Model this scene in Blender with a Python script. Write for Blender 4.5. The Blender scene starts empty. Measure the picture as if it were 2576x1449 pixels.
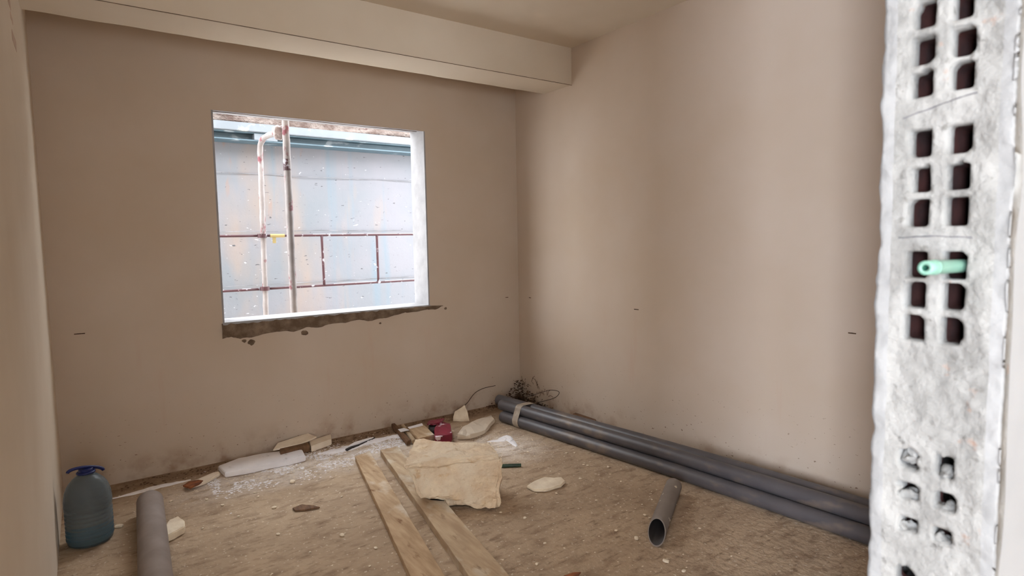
import bpy, bmesh, math, random
from mathutils import Vector, Matrix, noise
sc = bpy.context.scene
COL = sc.collection
random.seed(7)

# ------------------------------------------------------------------ camera
RX_ = Vector((0.8134519849859254, 0.06051898329489047, -0.5784749958152128))
RY_ = Vector((-0.5813505648928345, 0.05365898071135154, -0.811881909200963))
RZ_ = Vector((-0.018093889057909207, 0.9967237162072403, 0.0788317494971951))
EYE = Vector((0, 0, 1.5)); FPX = 1505.47; CX, CY = 1288.0, 724.5
ROT = Matrix((RX_, RY_, RZ_))                 # world <- camera
cam_d = bpy.data.cameras.new('camera'); cam = bpy.data.objects.new('camera', cam_d); COL.objects.link(cam)
q = ROT.to_quaternion(); cam.matrix_world = Matrix.Translation(EYE) @ q.to_matrix().to_4x4()
cam_d.sensor_width = 36; cam_d.lens = FPX / 2576 * 36; cam_d.clip_start = 0.02; cam_d.clip_end = 200
cam_d.dof.use_dof = True; cam_d.dof.focus_distance = 4.2; cam_d.dof.aperture_fstop = 4.0
sc.camera = cam
sc.view_settings.view_transform = 'Standard'; sc.view_settings.look = 'None'
sc.view_settings.gamma = 1; sc.view_settings.use_curve_mapping = False
sc.view_settings.exposure = 0.26
# ------------------------------------------------------------------ sky, daylight and an added fill lamp
w = bpy.data.worlds.new('sky'); sc.world = w; w.use_nodes = True
bg = w.node_tree.nodes['Background']; bg.inputs[0].default_value = (0.91, 0.955, 1.0, 1); bg.inputs[1].default_value = 9.4
def area(name, loc, rot, sx, sy, power, col=(1, 1, 1), portal=False):
    l = bpy.data.lights.new(name, 'AREA'); l.shape = 'RECTANGLE'; l.size = sx; l.size_y = sy; l.energy = power; l.color = col
    if portal: l.cycles.is_portal = True
    o = bpy.data.objects.new(name, l); COL.objects.link(o); o.location = loc; o.rotation_euler = rot; return o
R90 = math.pi / 2
# daylight entering the big opening at the left end of the passage behind the camera
area('passage_daylight', (-3.05, -1.45, 1.5), (0, -R90, 0), 2.2, .7, 300, (0.88, 0.96, 1.10))
area('passage_fill_light', (-0.9, -2.75, 1.65), (R90, 0, 0), 2.4, 1.5, 34, (1.0, 0.98, 0.96))  # frontal fill added behind the camera to lift the room; no such window known
area('window_portal', (1.55, 4.73, 1.69), (-R90, 0, 0), 1.6, 1.44, 1, portal=True)
sc.cycles.max_bounces = 10; sc.cycles.diffuse_bounces = 8; sc.cycles.sample_clamp_indirect = 6

# ------------------------------------------------------------------ helpers
def ray(px, py):
    return (ROT @ Vector((px - CX, CY - py, -FPX))).normalized()
def onz(px, py, z=0.0):
    r = ray(px, py); return EYE + r * ((z - EYE.z) / r.z)
def ony(px, py, y):
    r = ray(px, py); return EYE + r * (y / r.y)

def N(nt, typ, **kw):
    n = nt.nodes.new(typ)
    for k, v in kw.items():
        if k in n.inputs.keys() if isinstance(k, str) else False: n.inputs[k].default_value = v
        else: setattr(n, k, v)
    return n
def lin(c):
    return tuple((x / 255 / 12.92 if x / 255 <= .04045 else ((x / 255 + .055) / 1.055) ** 2.4) for x in c) + (1,)
def base_mat(name, rough=.9):
    m = bpy.data.materials.new(name); m.use_nodes = True; nt = m.node_tree
    b = nt.nodes['Principled BSDF']; b.inputs['Roughness'].default_value = rough
    tc = nt.nodes.new('ShaderNodeTexCoord')
    return m, nt, b, tc
def noise_fac(nt, vec, scale, lo, hi, detail=4, stretch=None, rough=.55):
    if stretch:
        mp = nt.nodes.new('ShaderNodeMapping'); mp.inputs['Scale'].default_value = stretch
        nt.links.new(vec, mp.inputs['Vector']); vec = mp.outputs[0]
    n = nt.nodes.new('ShaderNodeTexNoise'); n.inputs['Scale'].default_value = scale; n.inputs['Detail'].default_value = detail
    n.inputs['Roughness'].default_value = rough
    nt.links.new(vec, n.inputs['Vector'])
    r = nt.nodes.new('ShaderNodeMapRange'); r.inputs['From Min'].default_value = lo; r.inputs['From Max'].default_value = hi
    nt.links.new(n.outputs['Fac'], r.inputs['Value']); return r.outputs[0]
def mix(nt, fac, a, b):
    m = nt.nodes.new('ShaderNodeMix'); m.data_type = 'RGBA'
    if isinstance(fac, (int, float)): m.inputs[0].default_value = fac
    else: nt.links.new(fac, m.inputs[0])
    for i, v in ((6, a), (7, b)):
        if isinstance(v, tuple): m.inputs[i].default_value = v
        else: nt.links.new(v, m.inputs[i])
    return m.outputs[2]
def math_(nt, op, a, b=0.0):
    m = nt.nodes.new('ShaderNodeMath'); m.operation = op
    for i, v in ((0, a), (1, b)):
        if isinstance(v, (int, float)): m.inputs[i].default_value = v
        else: nt.links.new(v, m.inputs[i])
    return m.outputs[0]
def bump(nt, b, h, strength=.3, dist=.01):
    n = nt.nodes.new('ShaderNodeBump'); n.inputs['Strength'].default_value = strength; n.inputs['Distance'].default_value = dist
    nt.links.new(h, n.inputs['Height']); nt.links.new(n.outputs[0], b.inputs['Normal'])
ALB = dict.fromkeys(['retaining_concrete', 'concrete_joint', 'blue_steel', 'grey_steel', 'splashed_scaffold_tube', 'red_scaffold_tube', 'dried_cement', 'yellow_tape',
                     'white_cement_crust', 'broken_rock', 'white_plaster', 'cement_smear', 'jamb_plaster', 'passage_plaster'], .63)
ALB['passage_plaster'] = .8
def simple(name, c1, c2=None, scale=8, lo=.35, hi=.65, rough=.9, bs=.2, bd=.004, stretch=None, extra=None, space='Object'):
    """two-tone procedural surface; extra = list of (colour, scale, lo, hi, stretch)"""
    m, nt, b, tc = base_mat(name, rough); v = tc.outputs[space]
    ka = .84 if 'splashed' in name else ALB.get(name, 1.0)
    def lin(c): return tuple(((x / 255 + .055) / 1.055) ** 2.4 * ka for x in c) + (1,)
    f = noise_fac(nt, v, scale, lo, hi, stretch=stretch)
    c = mix(nt, f, lin(c1), lin(c2 or c1))
    for e in extra or []:
        c = mix(nt, noise_fac(nt, v, e[1], e[2], e[3], stretch=e[4]), c, lin(e[0]))
    nt.links.new(c, b.inputs['Base Color'])
    if bs: bump(nt, b, noise_fac(nt, v, scale * 6, 0, 1, stretch=stretch), bs, bd)
    return m
def band(nt, val, a, b2, soft):
    """1 inside a..b2 with soft borders"""
    r1 = nt.nodes.new('ShaderNodeMapRange'); r1.inputs['From Min'].default_value = a - soft; r1.inputs['From Max'].default_value = a + soft
    r2 = nt.nodes.new('ShaderNodeMapRange'); r2.inputs['From Min'].default_value = b2 + soft; r2.inputs['From Max'].default_value = b2 - soft
    nt.links.new(val, r1.inputs['Value']); nt.links.new(val, r2.inputs['Value'])
    return math_(nt, 'MULTIPLY', r1.outputs[0], r2.outputs[0])

# ------------------------------------------------------------------ materials
WALLC = (196, 180, 164)
def wall_mat(name, c=WALLC, c2=(190, 172, 153), dirt=True):
    m, nt, b, tc = base_mat(name, .92); v = tc.outputs['Object']
    col = mix(nt, noise_fac(nt, v, 1.3, .35, .65), lin(c), lin(c2))
    sp = nt.nodes.new('ShaderNodeSeparateXYZ'); nt.links.new(v, sp.inputs[0])
    if dirt:
        low = band(nt, sp.outputs[2], -1, .10, .12)
        col = mix(nt, math_(nt, 'MULTIPLY', low, noise_fac(nt, v, 6, .48, .66)), col, lin((150, 122, 100)))
        # small knocks and splashes low on the wall
        sp2 = noise_fac(nt, v, 38, .70, .73, detail=2, stretch=(1, 1, 2.2))
        z2 = band(nt, sp.outputs[2], -.5, .38, .25)
        col = mix(nt, math_(nt, 'MULTIPLY', sp2, z2), col, lin((120, 95, 75)))
        # faint vertical reddish drips
        drip = math_(nt, 'MULTIPLY', noise_fac(nt, v, 9, .62, .78, stretch=(1, 1, .12)), .45)
        col = mix(nt, math_(nt, 'MULTIPLY', drip, band(nt, sp.outputs[2], .2, .9, .15)), col, lin((190, 160, 142)))
    nt.links.new(col, b.inputs['Base Color'])
    bump(nt, b, noise_fac(nt, v, 90, 0, 1), .12, .002)
    return m
M = {}
M['wall'] = wall_mat('beige_plaster')
M['plain'] = wall_mat('beige_plaster_clean', dirt=False)
M['ceil'] = wall_mat('ceiling_plaster', (216, 204, 187), (209, 195, 176), dirt=False)
M['white_plaster'] = simple('white_plaster', (196, 193, 194), (180, 178, 179), 9, bs=.3)
M['patch'] = simple('damp_mortar', (132, 113, 94), (98, 79, 62), 14, .35, .6, bs=.6, bd=.01)
M['corr'] = simple('passage_plaster', (214, 211, 206), (206, 203, 198), 3)

def floor_mat():
    m, nt, b, tc = base_mat('dusty_concrete', .95); v = tc.outputs['Object']
    sp = nt.nodes.new('ShaderNodeSeparateXYZ'); nt.links.new(v, sp.inputs[0])
    col = mix(nt, noise_fac(nt, v, 2.2, .35, .65), lin((184, 162, 136)), lin((166, 144, 120)))
    col = mix(nt, noise_fac(nt, v, 7, .5, .75, stretch=(1, 2.2, 1)), col, lin((136, 112, 90)))
    col = mix(nt, math_(nt, 'MULTIPLY', noise_fac(nt, v, 26, .57, .70, stretch=(.5, 1.7, 1)), .65), col, lin((112, 90, 70)))
    col = mix(nt, noise_fac(nt, v, 45, .64, .70, detail=2), col, lin((205, 190, 170)))
    # plaster dust spilled in front of the window wall
    zone = math_(nt, 'MULTIPLY', band(nt, sp.outputs[1], 3.92, 4.2, .22), band(nt, sp.outputs[0], .55, 2.05, .4))
    z2 = math_(nt, 'MULTIPLY', band(nt, sp.outputs[1], 3.3, 3.75, .2), band(nt, sp.outputs[0], 2.25, 2.6, .15))
    zone = math_(nt, 'MAXIMUM', zone, math_(nt, 'MULTIPLY', z2, .8))
    n = noise_fac(nt, v, 10, .36, .56, detail=8, stretch=(1, 1.6, 1), rough=.7)
    col = mix(nt, math_(nt, 'MULTIPLY', math_(nt, 'MULTIPLY', zone, n), .9), col, lin((244, 238, 232)))
    # shade on the floor at the foot of the wall, painted as a browner strip
    strip = math_(nt, 'MULTIPLY', band(nt, sp.outputs[1], 4.3, 4.7, .05), noise_fac(nt, v, 9, .25, .5))
    col = mix(nt, math_(nt, 'MULTIPLY', strip, .8), col, lin((125, 100, 78)))
    nt.links.new(col, b.inputs['Base Color'])
    bump(nt, b, noise_fac(nt, v, 28, 0, 1, detail=8), .8, .016)
    return m
M['floor'] = floor_mat()
M['mortar_face'] = simple('cement_smear', (180, 179, 176), (152, 151, 148), 12, .4, .62, bs=.8, bd=.006,
                          extra=[((176, 150, 136), 22, .66, .74, None), ((136, 134, 130), 50, .62, .72, None)])
M['jamb_plaster'] = simple('jamb_plaster', (180, 180, 180), (166, 166, 166), 14, bs=.5, bd=.004)
M['wall_face'] = simple('wall_face_plaster', (160, 161, 162), (153, 154, 155), 3)
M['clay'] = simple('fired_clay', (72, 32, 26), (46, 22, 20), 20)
M['pvc'] = simple('grey_pvc', (88, 84, 86), (78, 75, 78), 5, rough=.42, bs=.05, extra=[((128, 112, 98), 7, .58, .75, (1, .5, 1))])
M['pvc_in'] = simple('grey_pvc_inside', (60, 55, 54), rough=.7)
M['pvc_dusty'] = simple('dusty_pvc', (146, 134, 128), (130, 118, 112), 6, rough=.8, bs=.1)
M['pvc_fleck'] = simple('plaster_flecked_pvc', (138, 128, 120), (124, 114, 108), 6, rough=.75, bs=.1, extra=[((225, 215, 195), 16, .66, .69, None)])
M['tape'] = simple('packing_tape', (172, 158, 142), (140, 126, 112), 25, rough=.35)
M['wood'] = simple('site_timber', (192, 166, 134), (166, 138, 106), 5, .35, .65, stretch=(6, 1, 6), extra=[((132, 98, 68), 9, .60, .72, (3, .8, 3)), ((212, 200, 182), 4, .55, .68, (1.5, 1, 1))], bs=.3)
M['wood2'] = simple('grey_timber', (190, 168, 138), (165, 140, 112), 4, .35, .65, stretch=(6, 1, 6), extra=[((206, 196, 178), 4, .5, .66, (1.5, 1, 1)), ((130, 104, 80), 9, .62, .74, (3, .8, 3))], bs=.3)
M['wood_dark'] = simple('brown_offcut', (124, 92, 66), (96, 70, 50), 16, stretch=(4, 1, 1))
M['rust'] = simple('rusty_orange', (150, 88, 48), (100, 58, 36), 20)
M['stone'] = simple('limestone', (216, 200, 176), (202, 176, 146), 5, .38, .62, bs=.9, bd=.012,
                    extra=[((200, 172, 138), 14, .60, .70, None), ((226, 208, 180), 9, .5, .7, None)])
M['chip'] = simple('plaster_chip', (236, 224, 202), (216, 200, 176), 12, bs=.4)
M['foam'] = simple('white_foam', (246, 244, 246), (232, 230, 234), 6, bs=.1, rough=.7, extra=[((196, 192, 192), 12, .66, .74, None)])
M['tile'] = simple('cream_board', (240, 228, 210), (226, 212, 192), 12, bs=.2)
M['magenta'] = simple('magenta_wrapper', (140, 20, 58), (112, 12, 44), 10, rough=.35, bs=.1, extra=[((232, 214, 222), 13, .60, .64, None)])
M['black'] = simple('near_black', (34, 28, 30), rough=.6)
M['green'] = simple('green_plastic', (40, 74, 46), (24, 46, 30), 20, rough=.5)
M['soil'] = simple('dark_soil', (104, 76, 54), (58, 40, 28), 40, bs=.8, bd=.01)
M['mint'] = simple('mint_plastic', (124, 164, 148), (108, 150, 134), 10, rough=.4, bs=0)
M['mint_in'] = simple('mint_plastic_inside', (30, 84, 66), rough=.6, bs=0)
M['blue_cap'] = simple('navy_plastic', (14, 26, 84), rough=.45, bs=0)
M['concrete'] = simple('retaining_concrete', (124, 122, 127), (114, 117, 122), 1.1, .38, .62, bs=.5, bd=.01,
    extra=[((140, 124, 114), .9, .50, .66, (1.4, 1, .45)), ((109, 120, 129), 1.6, .56, .68, (2.2, 1, .12)), ((170, 170, 172), 14, .69, .73, (1, 1, 2)),
           ((137, 112, 100), 3.5, .66, .74, (1.4, 1, .3)), ((72, 72, 74), 16, .66, .70, (.8, 1, 2.4))])
M['concrete_joint'] = simple('concrete_joint', (140, 138, 142), (96, 96, 98), 5, bs=0)
M['rubble'] = simple('broken_rock', (134, 120, 112), (94, 74, 65), 6, .4, .62, bs=1, bd=.03, extra=[((90, 66, 60), 9, .64, .68, (1, 1, 2.4))])
M['steel_blue'] = simple('blue_steel', (80, 102, 112), (70, 91, 102), 6, rough=.55, extra=[((150, 160, 166), 4, .6, .68, (1, 1, 2))])
M['steel_grey'] = simple('grey_steel', (118, 124, 130), (108, 114, 120), 4, rough=.6, extra=[((166, 168, 164), 5, .6, .7, None)])
M['pole'] = simple('splashed_scaffold_tube', (142, 135, 133), (126, 118, 116), 10, rough=.7, bs=.5, extra=[((108, 50, 58), 9, .57, .64, (1, 1, .7)), ((92, 72, 78), 24, .70, .74, None)])
M['redrail'] = simple('red_scaffold_tube', (78, 31, 40), (68, 26, 34), 10, rough=.6, bs=.2, extra=[((180, 176, 184), 16, .60, .66, None)])
M['cementlump'] = simple('dried_cement', (180, 170, 166), (160, 140, 138), 20, bs=.8)
M['splash'] = simple('white_cement_crust', (168, 166, 170), (150, 148, 152), 14)
M['yellow'] = simple('yellow_tape', (180, 162, 108), bs=0)
M['ground'] = simple('outside_ground', (232, 228, 222), (222, 216, 210), 3)
def plastic_clear():
    m, nt, b, tc = base_mat('blue_clear_plastic', .12)
    b.inputs['Base Color'].default_value = (.27, .33, .37, 1)
    b.inputs['Transmission Weight'].default_value = .72; b.inputs['IOR'].default_value = 1.15
    bump(nt, b, noise_fac(nt, tc.outputs['Object'], 26, 0, 1, stretch=(1, 1, 2.5)), .5, .01)
    return m
M['bottle'] = plastic_clear()
M['putty'] = simple('dry_putty', (196, 172, 154), (180, 156, 138), 10)
def sheet():
    m, nt, b, tc = base_mat('crumpled_clear_film', .35)
    b.inputs['Base Color'].default_value = lin((238, 226, 208)); b.inputs['Alpha'].default_value = .6
    return m
M['film'] = sheet()
M['wire'] = simple('thin_dark_wire', (60, 44, 36), bs=0)
def water_m():
    m, nt, b, tc = base_mat('leftover_water', .05)
    b.inputs['Base Color'].default_value = (.10, .36, .46, 1); b.inputs['Transmission Weight'].default_value = .6; b.inputs['IOR'].default_value = 1.2
    return m
M['water'] = water_m()

# ------------------------------------------------------------------ object plumbing
def tag(o, label=None, cat=None, group=None, kind=None):
    if label: o['label'] = label
    if cat: o['category'] = cat
    if group: o['group'] = group
    if kind: o['kind'] = kind
    return o
def obj(name, bm, mats, parent=None, origin=None, smooth=False):
    """links bm (world coordinates) as one mesh object; origin = its base point"""
    o0 = Vector(origin) if origin is not None else Vector((0, 0, 0))
    bmesh.ops.recalc_face_normals(bm, faces=bm.faces)
    bm.transform(Matrix.Translation(-o0))
    me = bpy.data.meshes.new(name); bm.to_mesh(me); bm.free()
    for m in (mats if isinstance(mats, (list, tuple)) else [mats]): me.materials.append(m)
    if smooth:
        for p in me.polygons: p.use_smooth = True
    o = bpy.data.objects.new(name, me); COL.objects.link(o)
    if parent is not None:
        o.parent = parent; o.location = o0 - parent.location
    else: o.location = o0
    return o
def empty(name, loc, label, cat, group=None):
    o = bpy.data.objects.new(name, None); COL.objects.link(o); o.location = loc; o.empty_display_size = .1
    return tag(o, label, cat, group)
def box(bm, x0, x1, y0, y1, z0, z1):
    vs = [bm.verts.new((x, y, z)) for z in (z0, z1) for x, y in ((x0, y0), (x1, y0), (x1, y1), (x0, y1))]
    for f in ((0, 3, 2, 1), (4, 5, 6, 7), (0, 1, 5, 4), (1, 2, 6, 5), (2, 3, 7, 6), (3, 0, 4, 7)): bm.faces.new([vs[i] for i in f])
    return vs
def frame_of(t):
    t = t.normalized(); a = Vector((0, 0, 1)) if abs(t.z) < .9 else Vector((1, 0, 0))
    u = t.cross(a).normalized(); return u, t.cross(u).normalized()
def tube(bm, pts, r, n=16, cap=True, inner=None, jit=0, inmat=None):
    """swept tube through pts; inner = inner radius of a hollow pipe"""
    def ring_set(rad):
        rings = []
        u0 = None
        for i, p in enumerate(pts):
            t = (pts[min(i + 1, len(pts) - 1)] - pts[max(i - 1, 0)]).normalized()
            if u0 is None: u, v = frame_of(t)
            else:
                u = (u0 - t * u0.dot(t)).normalized(); v = t.cross(u)
            u0 = u
            rr = rad(i) if callable(rad) else rad
            ring = []
            for k in range(n):
                a = 2 * math.pi * k / n; q_ = p + (u * math.cos(a) + v * math.sin(a)) * rr
                if jit: q_ = q_ + (q_ - p).normalized() * noise.noise(q_ * 22) * jit
                ring.append(bm.verts.new(q_))
            rings.append(ring)
        fs = []
        for a, b_ in zip(rings, rings[1:]):
            for k in range(n): fs.append(bm.faces.new((a[k], a[(k + 1) % n], b_[(k + 1) % n], b_[k])))
        return rings, fs
    R1, _ = ring_set(r)
    if inner:
        R2, fs = ring_set(inner)
        if inmat is not None:
            for f in fs: f.material_index = inmat
        for a, b_ in ((R1[0], R2[0]), (R1[-1], R2[-1])):
            for k in range(n): bm.faces.new((a[k], a[(k + 1) % n], b_[(k + 1) % n], b_[k]))
    elif cap:
        bm.faces.new(R1[0]); bm.faces.new(R1[-1])
    return R1
def rough(bm, cuts, amp, freq, seed=0, bevel=0, keep=None):
    if bevel: bmesh.ops.bevel(bm, geom=bm.edges[:], offset=bevel, segments=2, affect='EDGES')
    if cuts: bmesh.ops.subdivide_edges(bm, edges=bm.edges[:], cuts=cuts, use_grid_fill=True)
    bm.normal_update(); s = Vector((seed * 3.1, seed * 1.7, seed))
    d = []
    for v in bm.verts:
        k = 1 if keep is None else keep(v.co)
        d.append((v, v.normal * ((noise.fractal(v.co * freq + s, 1.0, 2.0, 4)) * amp * k)))
    for v, dv in d: v.co += dv
def slab(px, ztop, thick, amp=.002, seed=0, tilt=None):
    """flat piece lying on the floor: outline seen at height ztop, extruded down by thick"""
    bm = bmesh.new(); pts = []
    for i, (x, y) in enumerate(px):
        z = ztop[i] if isinstance(ztop, (list, tuple)) else ztop
        pts.append(onz(x, y, z))
    top = [bm.verts.new(p) for p in pts]; bot = [bm.verts.new(p - Vector((0, 0, thick))) for p in pts]
    bm.faces.new(top); bm.faces.new(bot[::-1]); n = len(pts)
    for i in range(n): bm.faces.new((top[i], top[(i + 1) % n], bot[(i + 1) % n], bot[i]))
    bmesh.ops.bevel(bm, geom=bm.edges[:], offset=min(thick * .25, .004), segments=2, affect='EDGES')
    bmesh.ops.triangulate(bm, faces=bm.faces[:])
    if amp:
        bmesh.ops.subdivide_edges(bm, edges=bm.edges[:], cuts=2, use_grid_fill=True)
        for v in bm.verts: v.co += noise.noise_vector(v.co * 25 + Vector((seed, 0, 0))) * amp
        mz = min(v.co.z for v in bm.verts)
    c = sum(pts, Vector()) / n; c.z = min(v.co.z for v in bm.verts)
    return bm, c

MZ = .98
XL, XR, YB, ZC = -0.19, 3.277, 4.4966, 3.03
YF0, YF1, XJ = 0.30, 0.488, 1.15          # wall with the doorway: faces and right jamb
# ================================================================== SETTING
def struct(name, bm, m, parent=None, smooth=False):
    o = obj(name, bm, m, parent, smooth=smooth)
    if parent is None: o['kind'] = 'structure'
    return o
bm = bmesh.new(); box(bm, -3.2, 3.5, -2.7, YB + .25, -.2, 0)
struct('floor', bm, M['floor'])
bm = bmesh.new(); box(bm, -3.2, 3.5, -2.7, YB + .25, ZC, ZC + .2)
struct('ceiling', bm, M['ceil'])
# back wall with the window opening
WX0, WX1, WZ0, WZ1 = 0.75, 2.35, 0.955, 2.46
def grid_wall(xs, zs, y0, y1, hole):
    bm = bmesh.new(); V = {}
    def v(i, j, s):
        k = (i, j, s)
        if k not in V: V[k] = bm.verts.new((xs[i], (y0, y1)[s], zs[j]))
        return V[k]
    for i in range(len(xs) - 1):
        for j in range(len(zs) - 1):
            if (i, j) == hole: continue
            for s in (0, 1): bm.faces.new((v(i, j, s), v(i + 1, j, s), v(i + 1, j + 1, s), v(i, j + 1, s)))
    for s_e in list(bm.edges):
        if len(s_e.link_faces) == 1:
            a, b_ = s_e.verts
            if a.co.y == y0:
                ka = [k for k, vv in V.items() if vv is a][0]; kb = [k for k, vv in V.items() if vv is b_][0]
                bm.faces.new((a, b_, v(kb[0], kb[1], 1), v(ka[0], ka[1], 1)))
    return bm
wall_back = struct('wall_back', grid_wall([-3.2, WX0, WX1, 3.5], [-.2, WZ0, WZ1, ZC + .2], YB, YB + .25, (1, 1)), M['wall'])
for v in wall_back.data.vertices:
    if abs(v.co.z - WZ1) < .001 and v.co.y < YB + .01: v.co.z = 2.412
# damp mortar left rough under the sill
top = [(.742, .962), (2.40, .962)]
prof = [(.742, .862), (.80, .872), (.86, .85), (.93, .852), (1.02, .868), (1.12, .876), (1.22, .862), (1.32, .884), (1.42, .875), (1.52, .898), (1.62, .892),
        (1.72, .905), (1.80, .888), (1.92, .897), (2.02, .912), (2.12, .925), (2.22, .926), (2.32, .938), (2.40, .93), (2.45, .945), (2.47, .957)]
bm = bmesh.new(); up = []; dn = []
for i in range(120):
    x = .742 + (2.47 - .742) * i / 119
    for (xa, za), (xb, zb) in zip(prof, prof[1:]):
        if xa <= x <= xb + 1e-6: z = za + (zb - za) * (x - xa) / (xb - xa); break
    z += noise.noise(Vector((x * 14, 0, 3))) * .008 + noise.noise(Vector((x * 45, 0, 1))) * .004
    zt = .9645 if x < 2.36 else .9645 - (x - 2.36) * .06
    row = []
    for k in range(6):
        zz = zt + (min(z, zt - .004) - zt) * k / 5
        row.append(bm.verts.new((x, YB - .004 - .009 * math.sin(math.pi * (k + .6) / 6) - noise.noise(Vector((x * 20, zz * 20, 0))) * .004, zz)))
    row = [bm.verts.new((x, YB + .002, zt))] + row + [bm.verts.new((x, YB + .002, z - .002))]
    if up:
        for a, b_, c, d_ in zip(up, up[1:], row[1:], row): bm.faces.new((a, b_, c, d_))
    up = row
p_ = struct('mortar_patch', bm, M['patch'], wall_back); p_['label'] = 'rough damp brown mortar left under the sill'
# smaller splats below it
for k, (x, z, s) in enumerate([(.93, .815, .02), (.88, .832, .012), (1.9, .86, .008), (2.5, .93, .01), (1.3, .845, .02)]):
    bm = bmesh.new(); bmesh.ops.create_icosphere(bm, subdivisions=2, radius=1, matrix=Matrix.Translation((x, YB - .001, z)) @ Matrix.Diagonal((s * 1.3, .004, s, 1)))
    for v in bm.verts: v.co += noise.noise_vector(v.co * 60) * s * .4
    struct('mortar_splat', bm, M['patch'], wall_back)
# window: plastered reveals and a white sill
def reveal():
    bm = bmesh.new(); t = .012
    box(bm, WX1 - t, WX1, YB + .001, YB + .252, WZ0, WZ1)
    box(bm, WX0, WX0 + t, YB + .001, YB + .252, WZ0, WZ1)
    for v in box(bm, WX0 + t, WX1 - t, YB + .001, YB + .252, WZ1 - t, WZ1 + .002):
        if v.co.z < WZ1: v.co.z = 2.411 if v.co.y < YB + .1 else 2.440
    bmesh.ops.subdivide_edges(bm, edges=bm.edges[:], cuts=12, use_grid_fill=True)
    for v in bm.verts:
        d_ = noise.noise_vector(v.co * 9) * .004
        if v.co.y < YB + .01: d_ = Vector((0, 0, 0))
        v.co += d_
    return bm
win = struct('window_1', reveal(), M['white_plaster'])
bm = bmesh.new(); box(bm, WX0 - .004, WX1 + .004, YB - .008, YB + .262, WZ0 - .008, WZ0 + .017)
bmesh.ops.bevel(bm, geom=bm.edges[:], offset=.004, segments=2, affect='EDGES')
s_ = struct('window_sill', bm, M['white_plaster'], win); s_['label'] = 'white stone sill'
# crack along the soffit of the reveal
bm = bmesh.new(); pts = []
for i in range(40):
    x = WX0 + .02 + i * (WX1 - WX0 - .06) / 39
    pts.append(Vector((x, YB + .07 + noise.noise(Vector((x * 4, 2, 0))) * .03, 2.411 + .029 * (.07 / .254) - .0012 + noise.noise(Vector((x * 4, 2, 0))) * .0034)))
tube(bm, pts, .003, 6)
struct('plaster_crack', bm, M['patch'], win)
# right, left walls
bm = bmesh.new(); box(bm, XR, XR + .22, -2.7, YB + .02, -.05, ZC + .05); struct('wall_right', bm, M['wall'])
bm = bmesh.new(); box(bm, XL - .2, XL, YF0, YB + .02, -.05, ZC + .05); wl = struct('wall_left', bm, M['ceil'])
for k, (y, z, sy, sz) in enumerate([(3.41, 2.40, .10, .022), (3.36, 2.48, .05, .012), (3.3, 2.53, .06, .02), (3.22, 2.60, .05, .014), (3.12, 2.66, .07, .016)]):
    bm = bmesh.new(); box(bm, XL - .002, XL + .0015, y - sy, y + sy, z - sz, z + sz); rough(bm, 3, .002, 20, k)
    struct('putty_mark', bm, M['putty'], wl)
for (y, z, l_) in ((3.030, 1.0, .045), (1.51, 1.0, .04), (4.32, 1.0, .03)):
    bm = bmesh.new(); box(bm, XR - .0012, XR + .002, y - l_ / 2, y + l_ / 2, MZ - .003, MZ + .003); struct('level_mark', bm, M['soil'], bpy.data.objects['wall_right'])
for (x, l_) in ((-.051, .055), (3.144, .03)):
    bm = bmesh.new(); box(bm, x - l_ / 2, x + l_ / 2, YB - .0012, YB + .002, MZ - .003, MZ + .003); struct('level_mark', bm, M['soil'], wall_back)
# passage behind the camera, its far end open to daylight
struct('wall_passage', grid_wall([-3.2, -2.1, .3, XR + .2], [-.05, .9, 2.4, ZC + .05], -2.5, -2.7, (1, 1)), M['corr'])  # opening in this wall added to let the fill lamp through
bm = bmesh.new(); box(bm, -3.2, XL - .2, YF0, YF0 + .2, -.05, ZC + .05); struct('wall_passage_side', bm, M['corr'])
bm = bmesh.new()
box(bm, -3.2, -3.0, -2.6, -1.81, -.05, ZC + .05); box(bm, -3.2, -3.0, -1.09, YF0 + .1, -.05, ZC + .05)
box(bm, -3.2, -3.0, -1.81, -1.09, 2.62, ZC + .05); box(bm, -3.2, -3.0, -1.81, -1.09, -.05, .38)
struct('wall_end', bm, M['corr'])
# ceiling beam, standing clear of the window wall
bm = bmesh.new(); xs = [XL - .01 + i * (XR - XL + .02) / 60 for i in range(61)]
rows = []
for x in xs:
    j = noise.noise(Vector((x * 5, 0, 0))) * .010 + noise.noise(Vector((x * 23, 4, 0))) * .005
    rows.append([bm.verts.new(c) for c in ((x, 3.7215, ZC + .03), (x, 3.7215, 2.74), (x, 4.074 + j, 2.742), (x, 4.074 + j * .4, ZC + .03))])
for a, b_ in zip(rows, rows[1:]):
    for k in range(4): bm.faces.new((a[k], a[(k + 1) % 4], b_[(k + 1) % 4], b_[k]))
bm.faces.new(rows[0]); bm.faces.new(rows[-1])
beam = struct('trim_1', bm, M['ceil']); beam['label'] = 'plastered concrete ceiling beam running across the room before the window wall'
bm = bmesh.new(); tube(bm, [Vector((x, 3.7205 + noise.noise(Vector((x * 9, 0, 0))) * .0008, 2.739)) for x in xs], .0022, 6)
struct('corner_bead', bm, M['patch'], beam)

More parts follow.
